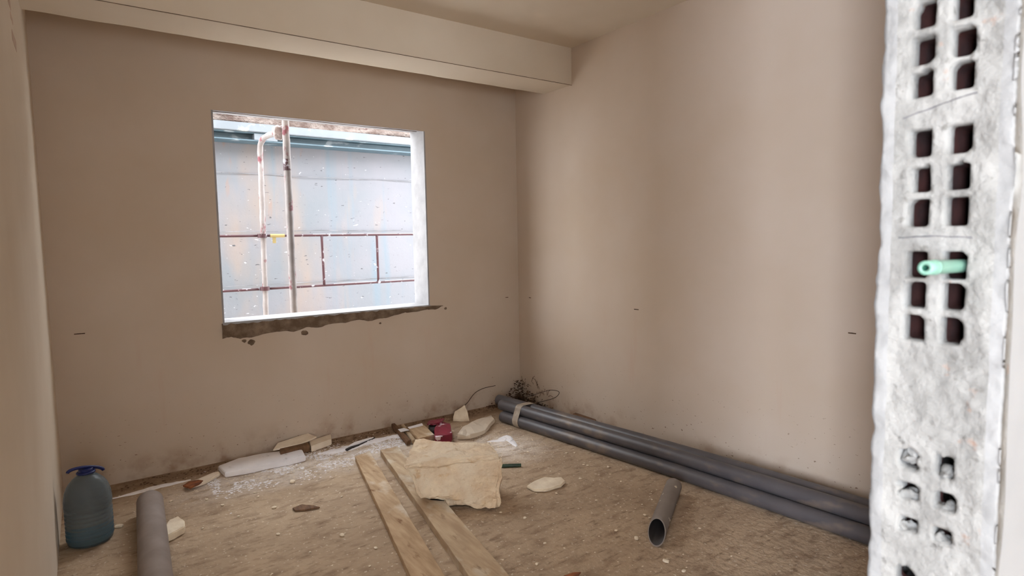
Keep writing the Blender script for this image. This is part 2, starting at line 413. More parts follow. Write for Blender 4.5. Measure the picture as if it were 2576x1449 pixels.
# ------------------------------------------------------------------ broken brick wall end (right jamb)
def bricks_z():
    return [(1.715, 1.915, 'h'), (1.500, 1.700, 'h'), (1.300, 1.485, 'h'), (0.950, 1.150, 'm'), (0.750, .935, 'm'), (.545, .735, 'h'), (.340, .53, 'h'), (.13, .325, 'h'),
            (1.93, 2.12, 'h'), (2.135, 2.325, 'h'), (2.34, 2.53, 'h'), (2.545, 2.735, 'h'), (2.75, 2.94, 'h')]
ROWS = {1.715: (1.861, 1.803, 1.747), 1.500: (1.651, 1.590, 1.534), 1.300: (1.446, 1.394, 1.337), 0.950: (1.108, 1.049, .990), 0.750: (.893, .835, .779)}
HY = ((.412, .446), (.358, .392))
GY = [YF0 - .004 + i * (YF1 - YF0 + .004) / 38 for i in range(39)]
DZ = .0052
def jamb_x(y, z):
    p = Vector((y, z, .3))
    d_ = noise.fractal(p * 16, 1, 2, 5) * .006 + noise.noise(p * 60) * .0018
    d_ += .004 * max(0, min(1, (y - .455) / .02)) + .004 * max(0, min(1, (.35 - y) / .02))
    return XJ - d_
def bx_edge(y, z):                         # ragged plaster arrises
    if y >= YF1 - .001: return YF1 + noise.noise(Vector((z * 7, 3, 0))) * .006 + noise.noise(Vector((z * 30, 1, 0))) * .004
    if y <= YF0: return YF0 + .004 + noise.noise(Vector((z * 6, 9, 0))) * .006
    return y
def in_hole(y, z, b):
    c = ROWS.get(b[0]) or tuple(b[0] + .146 - k * .057 for k in range(3))
    for hy in HY:
        cy = (hy[0] + hy[1]) / 2 + noise.noise(Vector((z * 9, hy[0] * 40, 0))) * .004
        for k, cz in enumerate(c):
            hh = .0232; ww = .0168
            if b[2] == 'm': hh = .019 - .0035 * k; ww = .016
            u = abs(y - cy) / ww; v_ = abs(z - cz) / hh
            if u ** 9 + v_ ** 9 < 1 + noise.noise(Vector((y * 90, z * 90, k))) * (.9 if b[2] == 'm' else .4): return True
    return False
def end_face(z0, z1, y_in, brick=None):
    """ragged face between z0 and z1 over grid columns picked by y_in"""
    bm = bmesh.new(); V = {}
    nz = max(1, int(round((z1 - z0) / DZ)))
    def v(i, j):
        if (i, j) not in V:
            z = z0 + (z1 - z0) * j / nz
            V[(i, j)] = bm.verts.new((jamb_x(GY[i], z), bx_edge(GY[i], z), z))
        return V[(i, j)]
    for j in range(nz):
        zc = z0 + (z1 - z0) * (j + .5) / nz
        for i in range(len(GY) - 1):
            yc = (GY[i] + GY[i + 1]) / 2
            if not y_in(yc): continue
            if brick and in_hole(yc, zc, brick): continue
            f = bm.faces.new((v(i, j), v(i + 1, j), v(i + 1, j + 1), v(i, j + 1)))
            if not brick and (yc > .468 or yc < .320): f.material_index = 1
    be = [e for e in bm.edges if len(e.link_faces) == 1]
    inv = {vv: k for k, vv in V.items()}
    if brick:                              # soften the cell mouths
        inner_v = {vv for e in be for vv in e.verts if BY0 + .002 < GY[inv[vv][0]] < BY1 - .002 and z0 + .003 < vv.co.z < z1 - .003}
        ring = {e2.other_vert(vv) for vv in inner_v for e2 in vv.link_edges} | inner_v
        ring = [vv for vv in ring if BY0 + .002 < GY[inv[vv][0]] < BY1 - .002 and z0 + .003 < vv.co.z < z1 - .003]
        nb = {vv: [e2.other_vert(vv) for e2 in be if False] for vv in ()}
        adj = {}
        for e in be:
            for vv in e.verts: adj.setdefault(vv, []).append(e.other_vert(vv))
        for _ in range(1):
            new = {vv: (vv.co * 2 + sum((n_.co for n_ in adj[vv]), Vector())) / (2 + len(adj[vv])) for vv in inner_v}
            for vv, c_ in new.items(): vv.co = c_
    for e in be:
        a, b_ = e.verts
        if all(abs(vv.co.z - z0) < 1e-5 for vv in e.verts) or all(abs(vv.co.z - z1) < 1e-5 for vv in e.verts): continue
        ya, yb = a.co.y, b_.co.y; outer = min(GY[i_] for i_ in (inv[a][0], inv[b_][0])) <= BY0 + .002 or max(GY[i_] for i_ in (inv[a][0], inv[b_][0])) >= BY1 - .002
        if brick and outer and (ya < BY0 + .003 or ya > BY1 - .003): continue
        if not brick and abs(ya - YF1) > .02 and abs(ya - YF0) > .02: continue
        depth = .28 if brick else XR - XJ + .02
        mi = 1 if brick else 2
        if brick and brick[2] == 'm': depth = .036 + .05 * abs(noise.noise(a.co * 9)); 
        c = bm.verts.new((XJ + .034, a.co.y, a.co.z)); d_ = bm.verts.new((XJ + .034, b_.co.y, b_.co.z))
        f = bm.faces.new((a, b_, d_, c))
        c2 = bm.verts.new((XJ + depth, a.co.y, a.co.z)); d2 = bm.verts.new((XJ + depth, b_.co.y, b_.co.z))
        f = bm.faces.new((c, d_, d2, c2)); f.material_index = mi
    bmesh.ops.remove_doubles(bm, verts=bm.verts[:], dist=.00005)
    return bm
iy0 = min(range(39), key=lambda i: abs(GY[i] - .345)); iy1 = min(range(39), key=lambda i: abs(GY[i] - .461))
BY0, BY1 = GY[iy0], GY[iy1]
bl = sorted(bricks_z())
bm = bmesh.new(); box(bm, XJ + .05, XR + .05, YF0 + .004, YF1 - .006, -.02, ZC + .02)
# opening for the hollow brick cores, so the body starts behind them
bm.free(); bm = bmesh.new()
box(bm, XJ + .30, XR + .05, YF0 + .016, YF1 - .018, -.02, ZC + .02)
box(bm, XJ + .03, XJ + .30, YF0 + .016, BY0 - .001, -.02, ZC + .02)
box(bm, XJ + .03, XJ + .30, BY1 + .001, YF1 - .018, -.02, ZC + .02)
prev = 0.0; spans = []
for b in bl: spans.append((prev, b[0])); prev = b[1]
spans.append((prev, ZC))
tmp = bpy.data.meshes.new('t')
def merge(dst, src):
    src.to_mesh(tmp); dst.from_mesh(tmp); src.free()
merge(bm, end_face(0, ZC, lambda y: y < BY0 or y > BY1))
for s0, s1 in spans:
    if s1 - s0 > .002: merge(bm, end_face(s0, s1, lambda y: BY0 < y < BY1))
wf = struct('wall_front', bm, [M['mortar_face'], M['jamb_plaster'], M['wall_face']], smooth=True)
for p_ in wf.data.polygons:
    if p_.area > .02: p_.use_smooth = False
for b in bl:
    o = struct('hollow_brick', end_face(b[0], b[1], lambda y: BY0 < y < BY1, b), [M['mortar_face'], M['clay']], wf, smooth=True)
for z_ in (1.7075, 1.493):
    bm = bmesh.new(); cp = []
    for k in range(24):
        y = .352 + k * .104 / 23; zz = z_ + (.455 - y) * (.22 if z_ > 1.6 else 0) - .012 * (z_ > 1.6) + noise.noise(Vector((y * 40, z_, 0))) * .003
        cp.append(Vector((jamb_x(y, zz) + .0006, y, zz)))
    tube(bm, cp, lambda i: .0011 + .0012 * abs(noise.noise(Vector((i * .4, z_, 0)))), 6); struct('joint_crack', bm, M['concrete_joint'], wf)
# cement filling lumps in the low bricks' cells and a smear across them
for k, (y, z) in enumerate([(.430, 1.118), (.377, 1.098), (.432, 1.043), (.378, 1.034), (.434, .980), (.380, .978), (.43, .83), (.377, .82)]):
    bm = bmesh.new(); bmesh.ops.create_icosphere(bm, subdivisions=3, radius=1, matrix=Matrix.Translation((XJ + .022, y, z - .007)) @ Matrix.Diagonal((.016, .015, .013, 1)))
    for v in bm.verts: v.co += noise.noise_vector(v.co * 90) * .011
    struct('cement_plug', bm, M['mortar_face'], wf, smooth=True)
# mint plastic sleeve stuck in one of the cells
t = empty('plastic_sleeve', (XJ + .02, .374, 1.4455), 'short mint-green plastic sleeve sticking out of a hole in the broken brick wall end', 'plastic tube')
bm = bmesh.new(); tube(bm, [Vector((XJ - .115 + i * .035, .3735, 1.4475 - i * .0006)) for i in range(6)], .0108, 24, inner=.0048, inmat=1)
bmesh.ops.bevel(bm, geom=[e for e in bm.edges if e.calc_face_angle(0) > 1.2 and abs(e.verts[0].co.x - (XJ - .115)) < .001], offset=.0018, segments=2, affect='EDGES')
obj('tube_body', bm, [M['mint'], M['mint_in']], t, t.location, smooth=True)
bm = bmesh.new(); tube(bm, [Vector((XJ - .085, .3735, 1.447)), Vector((XJ - .078, .3735, 1.447))], .0116, 24, inner=.0104)
obj('collar', bm, M['mint'], t, t.location, smooth=True)

# ================================================================== OUTSIDE THE WINDOW
bm = bmesh.new(); box(bm, -7, 9, YB + .25, 12, -.3, -.1); struct('ground_outside', bm, M['ground'])
bm = bmesh.new(); box(bm, -1.0, 8.5, 7.25, 7.6, -.5, 2.78); bmesh.ops.subdivide_edges(bm, edges=bm.edges[:], cuts=20, use_grid_fill=True)
for v in bm.verts:
    if v.co.y < 7.3: v.co.y += noise.noise(v.co * 1.2) * .03
rw = struct('wall_retaining', bm, M['concrete']); rw['label'] = 'stained pale concrete retaining wall outside the window'
# shutter-board joints of the concrete
for z in (.55, 1.05, 1.66, 2.30):
    bm = bmesh.new(); tube(bm, [Vector((-.9 + i * .2, 7.235 + noise.noise(Vector((-.9 + i * .2, 0, 0)) * 1.2) * .02, z + noise.noise(Vector((i, z, 0))) * .01)) for i in range(40)], .004, 5)
    struct('board_joint', bm, M['concrete_joint'], rw)
bm = bmesh.new(); box(bm, -1.0, 8.5, 7.22, 8.2, 2.785, 3.5); bmesh.ops.subdivide_edges(bm, edges=bm.edges[:], cuts=24, use_grid_fill=True)
for v in bm.verts:
    if v.co.y < 7.5: v.co += Vector((0, -abs(noise.fractal(v.co * 3, 1, 2, 4)) * .12, 0))
tag(obj('rock_bank', bm, M['rubble'], origin=(0, 7.25, 2.785)), 'broken brown rock and rubble above the blue steel beam outside the window', 'rock', kind='stuff')
# blue waler beam
t = empty('steel_beam', (2, 7.0, 2.62), 'long pale blue steel beam fixed along the concrete wall outside the window', 'beam')
bm = bmesh.new(); box(bm, -.95, 8, 6.98, 7.22, 2.628, 2.640); box(bm, -.95, 8, 6.98, 7.22, 2.708, 2.720); box(bm, -.95, 8, 7.09, 7.11, 2.64, 2.708)
obj('web', bm, M['steel_blue'], t, t.location)
bm = bmesh.new(); box(bm, -.95, 8, 6.95, 7.22, 2.722, 2.812)
bmesh.ops.bevel(bm, geom=bm.edges[:], offset=.006, segments=2, affect='EDGES')
obj('upper_channel', bm, M['steel_grey'], t, t.location)
for x in (-.4, 1.70, 4.8):
    bm = bmesh.new(); box(bm, x - .12, x + .12, 6.975, 7.09, 2.641, 2.707)
    obj('stiffener', bm, M['steel_grey'], t, t.location)
# scaffold frame: inner and outer standard with the bent head
t = empty('scaffold_frame', (1.385, 5.05, -.1), 'cement-splashed scaffold frame standing outside the window', 'scaffold')
def pole_pts(a, b, n): return [a.lerp(b, i / n) for i in range(n + 1)]
bm = bmesh.new(); tube(bm, pole_pts(Vector((1.382, 5.05, -.1)), Vector((1.386, 5.05, 3.3)), 60), .0285, 14, jit=.004)
obj('standard', bm, M['pole'], t, t.location, smooth=True)
A = Vector((1.345, 5.9, -.1)); B = Vector((1.380, 5.9, 2.36))
bm = bmesh.new(); pts = pole_pts(A, B, 45) + [Vector((1.381, 5.88, 2.42)), Vector((1.382, 5.83, 2.45)), Vector((1.383, 5.74, 2.462))] + pole_pts(Vector((1.384, 5.6, 2.465)), Vector((1.385, 5.08, 2.42)), 10)
tube(bm, pts, .0245, 14, jit=.006)
obj('bent_standard', bm, M['pole'], t, t.location, smooth=True)
bm = bmesh.new(); bmesh.ops.create_icosphere(bm, subdivisions=4, radius=1, matrix=Matrix.Translation((1.345, 5.12, 2.415)) @ Matrix.Diagonal((.045, .06, .06, 1)))
for v in bm.verts: v.co += noise.noise_vector(v.co * 26) * .022
l_ = obj('cement_lump', bm, M['cementlump'], t, t.location, smooth=True)
for z in (1.587, 1.094):
    bm = bmesh.new(); tube(bm, [Vector((1.36, 5.9, z - .018)), Vector((1.36, 5.9, z + .018))], .042, 16, inner=.024)
    obj('rosette', bm, M['redrail'], t, t.location)
bm = bmesh.new(); tube(bm, pole_pts(Vector((1.383, 5.05, 2.10)), Vector((1.383, 5.05, 2.19)), 3), .030, 14)
b_ = obj('paint_band', bm, M['redrail'], t, t.location); b_['label'] = 'bare red stretch of the tube'
# guard rail ladder
t = empty('guard_rail', (2.4, 5.9, 1.09), 'thin dark red ladder-like guard rail of the scaffold outside the window', 'railing')
for z, nm in ((1.587, 'top_rail'), (1.091, 'bottom_rail')):
    bm = bmesh.new(); tube(bm, pole_pts(Vector((-1.6, 5.9, z)), Vector((1.315, 5.9, z)), 20), .0115, 10, jit=.002)
    tube(bm, pole_pts(Vector((1.406, 5.9, z)), Vector((4.3, 5.9, z)), 20), .0115, 10, jit=.002)
    obj(nm, bm, M['redrail'], t, t.location, smooth=True)
    x_ = -1.5
    while x_ < 4.2:
        l_ = random.uniform(.06, .5)
        if not 1.25 < x_ + l_ < 1.5 and not 1.25 < x_ < 1.5:
            bm = bmesh.new(); tube(bm, [Vector((x_ + l_ * q_ / 4, 5.9, z + .0065 + noise.noise(Vector((x_ * 9 + q_, 0, 0))) * .002)) for q_ in range(5)], .008, 8)
            o_ = obj('cement_splash', bm, M['splash'], t, t.location); o_['label'] = 'white cement crust on top of the rail'
        x_ += l_ + random.uniform(.01, .05 if z > 1.5 else .3)
    if z > 1.5:
        bm = bmesh.new(); tube(bm, [Vector((1.43, 5.9, z)), Vector((1.56, 5.9, z))], .017, 12); box(bm, 1.45, 1.48, 5.893, 5.899, z - .07, z)
        obj('tape_wrap', bm, M['yellow'], t, t.location)
for x in (-1.0, 1.92, 2.49, 3.1):
    bm = bmesh.new(); tube(bm, pole_pts(Vector((x, 5.9, 1.095)), Vector((x - .005 if x < 2 else x, 5.9, 1.585)), 8), .0125, 10)
    obj('upright', bm, M['redrail'], t, t.location, smooth=True)

# ================================================================== THINGS ON THE FLOOR
# --- big blue water bottle
bc = onz(229, 1361, 0.0)
t = empty('water_bottle', bc, 'big clear blue-tinted plastic water bottle with a navy cap standing in the left corner', 'bottle')
def lathe(prof, n=40, c=bc, sq=0.0):
    bm = bmesh.new(); rings = []
    for r, z in prof:
        rings.append([bm.verts.new((c.x + r * math.cos(2 * math.pi * k / n), c.y + r * math.sin(2 * math.pi * k / n), c.z + z)) for k in range(n)])
    for a, b_ in zip(rings, rings[1:]):
        for k in range(n): bm.faces.new((a[k], a[(k + 1) % n], b_[(k + 1) % n], b_[k]))
    return bm, rings
prof = [(.0, .006), (.05, .004), (.085, .002), (.097, .012), (.101, .03)]
z = .03
for i in range(7):
    prof += [(.103, z + .004), (.103, z + .012), (.0965, z + .0155), (.0965, z + .0185)]; z += .021
prof += [(.103, z + .006), (.104, z + .03), (.1035, z + .05), (.101, z + .075), (.096, z + .098), (.087, z + .122), (.075, z + .142), (.059, z + .160), (.042, z + .174), (.030, z + .182), (.026, z + .188), (.026, z + .200)]
ztop = z + .200
inner_ = [(max(r - .002, 0), zz + .0015) for r, zz in prof]
bm, rg = lathe([(max(r, .0005), zz) for r, zz in prof]); 
bm.faces.new(rg[0])
obj('bottle_body', bm, M['bottle'], t, bc, smooth=True)
wp = [(.0005, .012), (.084, .010), (.094, .018), (.0955, .03), (.0955, .046), (.0005, .0465)]
bm, rg = lathe(wp); bm.faces.new(rg[0]); bm.faces.new(rg[-1]); obj('water', bm, M['water'], t, bc, smooth=False)
bm, rg = lathe([(.0295, ztop - .018), (.031, ztop - .016), (.031, ztop + .004), (.029, ztop + .007), (.001, ztop + .007)]); obj('cap', bm, M['blue_cap'], t, bc)
bm = bmesh.new(); pts = []
for i in range(13):
    a = math.pi * i / 12; pts.append(bc + Vector((-.074 * math.cos(a), -.03 * math.cos(a), ztop - .010 + .024 * math.sin(a) - .018 * math.cos(a) * -1)))
tube(bm, pts, .008, 8); tube(bm, [bc + Vector((.036 * math.cos(a), .036 * math.sin(a), ztop - .012)) for a in [2 * math.pi * k / 16 for k in range(17)]], .006, 8)
obj('carry_handle', bm, M['blue_cap'], t, bc, smooth=True)

# --- thick pipe on the left, running towards the camera
def hollow_pipe(name, pts, r, mat, label, group=None, th=.004, cut=None, cat='pipe'):
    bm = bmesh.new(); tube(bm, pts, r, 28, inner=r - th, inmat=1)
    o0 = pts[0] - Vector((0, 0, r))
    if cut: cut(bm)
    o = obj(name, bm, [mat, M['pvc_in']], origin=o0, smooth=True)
    es = [e for e in o.data.edges]
    o.modifiers.new('es', 'EDGE_SPLIT').split_angle = math.radians(50)
    return tag(o, label, cat, group)
r = .066
a = onz(377, 1262, r); b_ = onz(391, 1449, r); d_ = (b_ - a).normalized()
hollow_pipe('thick_pipe', [a + d_ * (k * .25) for k in range(9)], r, M['pvc_dusty'], 'thick dusty grey-brown pipe lying on the floor right of the water bottle')

# --- bundle of grey PVC pipes along the right wall
r = .0445
P3 = [(2.753, 4.028), (2.935, 2.41), (3.015, 1.29), (3.04, .62)]
def pipe_line(dx, z, y_end=0.0):
    out = []
    for k in range(25):
        s = k / 24; y = P3[0][1] + y_end + (.62 - P3[0][1] - y_end) * s
        yy = min(y, P3[0][1] + .3)
        for (xa, ya), (xb, yb) in zip(P3, P3[1:]):
            if yy >= yb: x = xa + (xb - xa) * (yy - ya) / (yb - ya); break
        else: x = P3[-1][0]
        out.append(Vector((x + dx, y, z)))
    for _ in range(6):
        for i in range(1, 24): out[i].x = (out[i - 1].x + out[i].x * 2 + out[i + 1].x) / 4
    return out
e = .0005
G = 'grey plastic pipes taped into a bundle'
hollow_pipe('plastic_pipe', pipe_line(0, r), r, M['pvc'], 'long grey plastic pipe lying on the floor at the front of the taped bundle', G)
hollow_pipe('plastic_pipe', pipe_line(r + e, r + r * 1.735, .07), r, M['pvc'], 'long grey plastic pipe on top of the taped bundle, on its camera side', G)
hollow_pipe('plastic_pipe', pipe_line(3 * r + 3 * e, r + r * 1.735, .22), r, M['pvc'], 'long grey plastic pipe on top of the taped bundle, nearest the right wall', G)
hollow_pipe('plastic_pipe', pipe_line(2 * r + 2 * e, r, .02), r, M['pvc'], 'long grey plastic pipe in the middle of the bottom row of the taped bundle', G)
hollow_pipe('plastic_pipe', pipe_line(4 * r + 4 * e, r, .05), r, M['pvc'], 'long grey plastic pipe in the bottom row of the taped bundle along the right wall', G)
# tape around the bundle
def hull(points):
    points = sorted(points)
    def half(ps):
        h = []
        for p in ps:
            while len(h) > 1 and (h[-1][0] - h[-2][0]) * (p[1] - h[-2][1]) - (h[-1][1] - h[-2][1]) * (p[0] - h[-2][0]) <= 0: h.pop()
            h.append(p)
        return h
    a_ = half(points); b2 = half(points[::-1]); return a_[:-1] + b2[:-1]
cs = [(0, r), (r + e, r * 2.735), (3 * r + 3 * e, r * 2.735), (4 * r + 4 * e, r)]
hp = hull([(cx_ + (r + .0025) * math.cos(2 * math.pi * k / 40), max(cz + (r + .0025) * math.sin(2 * math.pi * k / 40), .0006)) for cx_, cz in cs for k in range(40)])
bm = bmesh.new(); rings = []
for k in range(5):
    y = 3.80 + k * .016; x0 = P3[0][0] + (P3[1][0] - P3[0][0]) * (y - P3[0][1]) / (P3[1][1] - P3[0][1])
    rings.append([bm.verts.new((x0 + p[0], y + (p[1] * .25 - .02), p[1])) for p in hp])
for a_, b2 in zip(rings, rings[1:]):
    for k in range(len(hp)): bm.faces.new((a_[k], a_[(k + 1) % len(hp)], b2[(k + 1) % len(hp)], b2[k]))
o = obj('adhesive_tape', bm, M['tape'], origin=(2.78, 3.83, 0)); s2 = o.modifiers.new('s', 'SOLIDIFY'); s2.thickness = .0012; s2.offset = 1
tag(o, 'beige adhesive tape wound around the far end of the pipe bundle', 'tape')
# --- short pipe offcut with slanting cut
rr = .046
a = onz(1652, 1338, rr); b_ = onz(1703, 1200, rr); d_ = (b_ - a).normalized()
def slant(bm):
    side = d_.cross(Vector((0, 0, 1))).normalized()
    for v in bm.verts:
        rel = v.co - a
        if rel.dot(d_) < .02: v.co -= d_ * ((-(rel.z) / rr) * .06 + (rel.dot(side) / rr) * .02)
hollow_pipe('pipe_offcut', [a + d_ * k * .1 for k in range(7)], rr, M['pvc_fleck'], 'short grey pipe offcut with slanted end, its far end against the pipe bundle', cut=slant, th=.0045)

# --- two planks
PL = []
def plank(name, c, w_, label, mat, h):
    bm = bmesh.new()
    TL, TR, BL, BR = [onz(x, y, h) for x, y in c]
    ext = 1.35; PL.append((TL, TR, BL, BR))
    BL2 = TL + (BL - TL) * ext; BR2 = TR + (BR - TR) * ext
    n = 40; rows = []
    for k in range(n + 1):
        s = k / n; l_ = TL.lerp(BL2, s); r_ = TR.lerp(BR2, s)
        jl = noise.noise(Vector((s * 30, h * 99, 0))) * .003; jr = noise.noise(Vector((s * 26, h * 55, 5))) * .004
        l_ = l_ + Vector((jl, 0, 0)); r_ = r_ + Vector((jr, 0, 0))
        row = []
        for m_ in range(7): 
            p = l_.lerp(r_, m_ / 6); p.z += noise.noise(p * 30) * .0012; row.append(p)
        low = [Vector((p.x, p.y, .0005)) for p in row]
        rows.append([bm.verts.new(p) for p in row + low[::-1]])
    for a_, b2 in zip(rows, rows[1:]):
        for k in range(14): bm.faces.new((a_[k], a_[(k + 1) % 14], b2[(k + 1) % 14], b2[k]))
    bm.faces.new(rows[0]); bm.faces.new(rows[-1])
    c0 = (TL + BR) / 2; c0.z = 0
    o = obj(name, bm, mat, origin=c0)
    bv = o.modifiers.new('b', 'BEVEL'); bv.width = .003; bv.segments = 2; bv.limit_method = 'ANGLE'
    return tag(o, label, 'plank', 'timber planks by the stone block')
plank('wood_plank', [(893, 1148), (930, 1134), (1033, 1449), (1120, 1449)], .1, 'weathered wooden plank on the floor left of the stone block', M['wood'], .038)
plank('wood_plank', [(957, 1132), (1000, 1122), (1180, 1449), (1283, 1449)], .1, 'weathered wooden plank with one end lying under the stone block', M['wood2'], .045)

def over_plank(p, m_=.02):
    for L, Rr, BLp, BRp in PL:
        d1 = (BLp - L); s = (p.y - L.y) / d1.y
        if -.02 < s < 1.4:
            xl = L.x + d1.x * s; xr = Rr.x + (BRp.x - Rr.x) * s
            if xl - m_ < p.x < xr + m_: return True
    return False
# --- big pale stone block lying over the plank
bm = bmesh.new()
vd = Vector((.52, .85, 0))
top = [onz(1012, 1172, .25), onz(1267, 1146, .26), onz(1236, 1112, .27), onz(1037, 1103, .27)]
bfl = onz(1066, 1262, .05); bfr = onz(1252, 1287, .012)
bot = [bfl, bfr, bfr + vd * .36, bfl + vd * .36]
bot[2].z = .012; bot[3].z = .05
tv = [bm.verts.new(p) for p in top]; bv_ = [bm.verts.new(p) for p in bot]
bm.faces.new(tv); bm.faces.new(bv_[::-1])
for k in range(4): bm.faces.new((tv[k], tv[(k + 1) % 4], bv_[(k + 1) % 4], bv_[k]))
bmesh.ops.bevel(bm, geom=bm.edges[:], offset=.022, segments=2, affect='EDGES')
bmesh.ops.triangulate(bm, faces=bm.faces[:])
for _ in range(5):
    long_ = [e_ for e_ in bm.edges if e_.calc_length() > .012]
    if not long_: break
    bmesh.ops.subdivide_edges(bm, edges=long_, cuts=1)
    bmesh.ops.triangulate(bm, faces=[f for f in bm.faces if len(f.verts) > 3])
bm.normal_update(); mv = []
for v in bm.verts:
    p = v.co
    low = max(0, min(1, (.12 - p.z) / .12))
    d_ = noise.fractal(p * 7, 1, 2, 5) * (.018 + .026 * low) + noise.fractal(p * 26, 1, 2, 4) * .0065
    mv.append((v, v.normal * d_))
for v, d_ in mv: v.co += d_
mc = sum(bot, Vector()) / 4; 
for v in bm.verts:
    if v.co.z < .004: v.co.z = .004
    if v.co.z < .05 and over_plank(v.co): v.co.z = .0475
o = obj('stone_block', bm, M['stone'], origin=(mc.x, mc.y, .004), smooth=False)
tag(o, 'large rough pale limestone block lying across the wooden plank', 'stone')

# --- boards, chips, wrappers lying about: outlines at their own height
def piece(name, px, z, th, mat, label, cat, group=None, amp=.002, seed=0):
    bm, c = slab(px, z, th, amp, seed); 
    mz = min(v.co.z for v in bm.verts)
    if mz < .001:
        for v in bm.verts: v.co.z += .001 - mz
        c.z = .001
    o = obj(name, bm, mat, origin=c); return tag(o, label, cat, group)
piece('foam_board', [(549, 1172), (600, 1153), (660, 1141), (720, 1132), (760, 1131), (769, 1148), (735, 1157), (680, 1167), (620, 1181), (566, 1189)], .035, .034, M['foam'],
      'long curved white foam board strip lying by the window wall', 'board')
piece('tile_scrap', [(687, 1131), (698, 1114), (775, 1089), (797, 1098), (760, 1114)], [.062, .075, .085, .075, .062], .012, M['tile'], 'cream broken tile tilted against the wall behind the foam board', 'tile')
piece('wood_block', [(703, 1128), (772, 1108), (780, 1118), (705, 1137)], .056, .055, M['wood_dark'], 'dark brown timber offcut under the cream tilted tile', 'wood')
piece('board_scrap', [(778, 1109), (832, 1092), (834, 1105), (783, 1123)], .045, .044, M['tile'], 'small cream board offcut right of the tilted tile', 'board')
piece('foam_scrap', [(872, 1124), (892, 1111), (930, 1101), (941, 1099), (900, 1115)], .022, .008, M['foam'], 'thin white foam sliver with dark edge by the wall', 'scrap')
piece('foam_underside', [(868, 1129), (902, 1115), (942, 1098), (944, 1101), (905, 1118), (872, 1131)], .014, .012, M['black'], 'black underside and shadow line of the white foam sliver, built as a thin strip', 'strip')  # sliver's dark underside and shadow line, modelled as a black strip
piece('wood_stick', [(984, 1066), (994, 1064), (1034, 1106), (1024, 1112)], .035, .03, M['wood_dark'], 'brown wooden stick on the floor behind the stone block', 'stick')
piece('wood_stick', [(1008, 1068), (1016, 1065), (1046, 1106), (1037, 1109)], .03, .025, M['wood2'], 'pale wooden stick between the brown stick and the knotty block', 'stick')
piece('wood_block', [(1028, 1078), (1066, 1068), (1094, 1093), (1052, 1105)], .05, .049, M['wood'], 'small tan wooden block with a knot behind the stone block', 'wood')
piece('paper_scrap', [(1001, 1080), (1016, 1076), (1031, 1081), (1008, 1086)], .043, .004, M['foam'], 'small white paper scrap lying on the brown stick', 'paper')
piece('paper_scrap', [(1026, 1074), (1062, 1064), (1064, 1070), (1030, 1078)], .054, .003, M['foam'], 'white paper strip on the knotty wooden block', 'paper')
# magenta crumpled carton
def crumple(px, z, th, mat, amp, seed):
    bm, c = slab(px, z, th, amp, seed)
    for v in bm.verts: v.co += noise.noise_vector(v.co * 18 + Vector((seed, 0, 0))) * amp * 1.5
    mz = min(v.co.z for v in bm.verts)
    for v in bm.verts: v.co.z += .001 - mz
    c.z = .001
    return bm, c
bm, c = crumple([(1093, 1074), (1108, 1062), (1133, 1065), (1137, 1090), (1120, 1095), (1093, 1101)], .07, .065, M['magenta'], .005, 3)
c0 = c
t = empty('crumpled_carton', c0, 'crumpled magenta and white carton behind the stone block', 'packaging')
obj('carton_body', bm, M['magenta'], t, c0)
bm, c = slab([(1074, 1066), (1078, 1058), (1100, 1054), (1118, 1052), (1112, 1062), (1090, 1066)], .085, .012, .004, 8); obj('flap', bm, M['magenta'], t, c0)
bm, c = slab([(1078, 1070), (1094, 1066), (1102, 1072), (1092, 1084), (1082, 1080)], .06, .05, .004, 9); obj('lining', bm, M['black'], t, c0)
piece('green_scrap', [(1114, 1099), (1126, 1093), (1136, 1090), (1138, 1096), (1128, 1102)], .03, .03, M['green'], 'dark green plastic scrap beside the magenta carton', 'scrap')
def rock(name, px, py, s, label, mat, seed, cat='stone', group=None, sub=3, amp=.35):
    c = onz(px, py, 0)
    bm = bmesh.new(); bmesh.ops.create_icosphere(bm, subdivisions=sub, radius=1)
    R_ = Matrix.Rotation(seed * 1.3, 3, 'Z')
    for v in bm.verts:
        k = 1 + noise.fractal(v.co * 1.1 + Vector((seed * 5.3, 0, 0)), 1, 2, 3) * amp
        p = v.co * k; p = Vector((max(-.8, min(.8, p.x)), max(-.8, min(.8, p.y)), max(-.75, min(.85, p.z))))
        v.co = R_ @ Vector((p.x * s[0], p.y * s[1], p.z * s[2]))
    mz = min(v.co.z for v in bm.verts)
    bm.transform(Matrix.Translation(c - Vector((0, 0, mz - .0005))))
    return tag(obj(name, bm, mat, origin=(c.x, c.y, .0005)), label, cat, group)
# white stone against the wall: custom wedge
bm, c = slab([(1139, 1054), (1143, 1035), (1169, 1018), (1176, 1034), (1181, 1054), (1160, 1056)], [.02, .07, .115, .08, .02, .015], .05, .004, 5)
for v in bm.verts: v.co.z = max(v.co.z, .001)
tag(obj('white_stone', bm, M['chip'], origin=(c.x, c.y, .001)), 'small white wedge-shaped stone near the wall, left of the pipe ends', 'stone')
bm, c = crumple([(1150, 1093), (1163, 1072), (1200, 1056), (1236, 1043), (1244, 1053), (1221, 1080), (1182, 1094)], .045, .035, M['film'], .008, 4)
tag(obj('plastic_film', bm, M['film'], origin=c), 'crumpled translucent plastic film between the stone block and pipe ends', 'plastic film')
a = onz(1262, 1172, .012); b_ = onz(1311, 1170, .012)
bm = bmesh.new(); tube(bm, [a, a.lerp(b_, .5), b_], .011, 14, inner=.007); 
tag(obj('green_tube', bm, M['green'], origin=(a.x, a.y, .001)), 'short dark green tube poking out right of the stone block', 'tube')
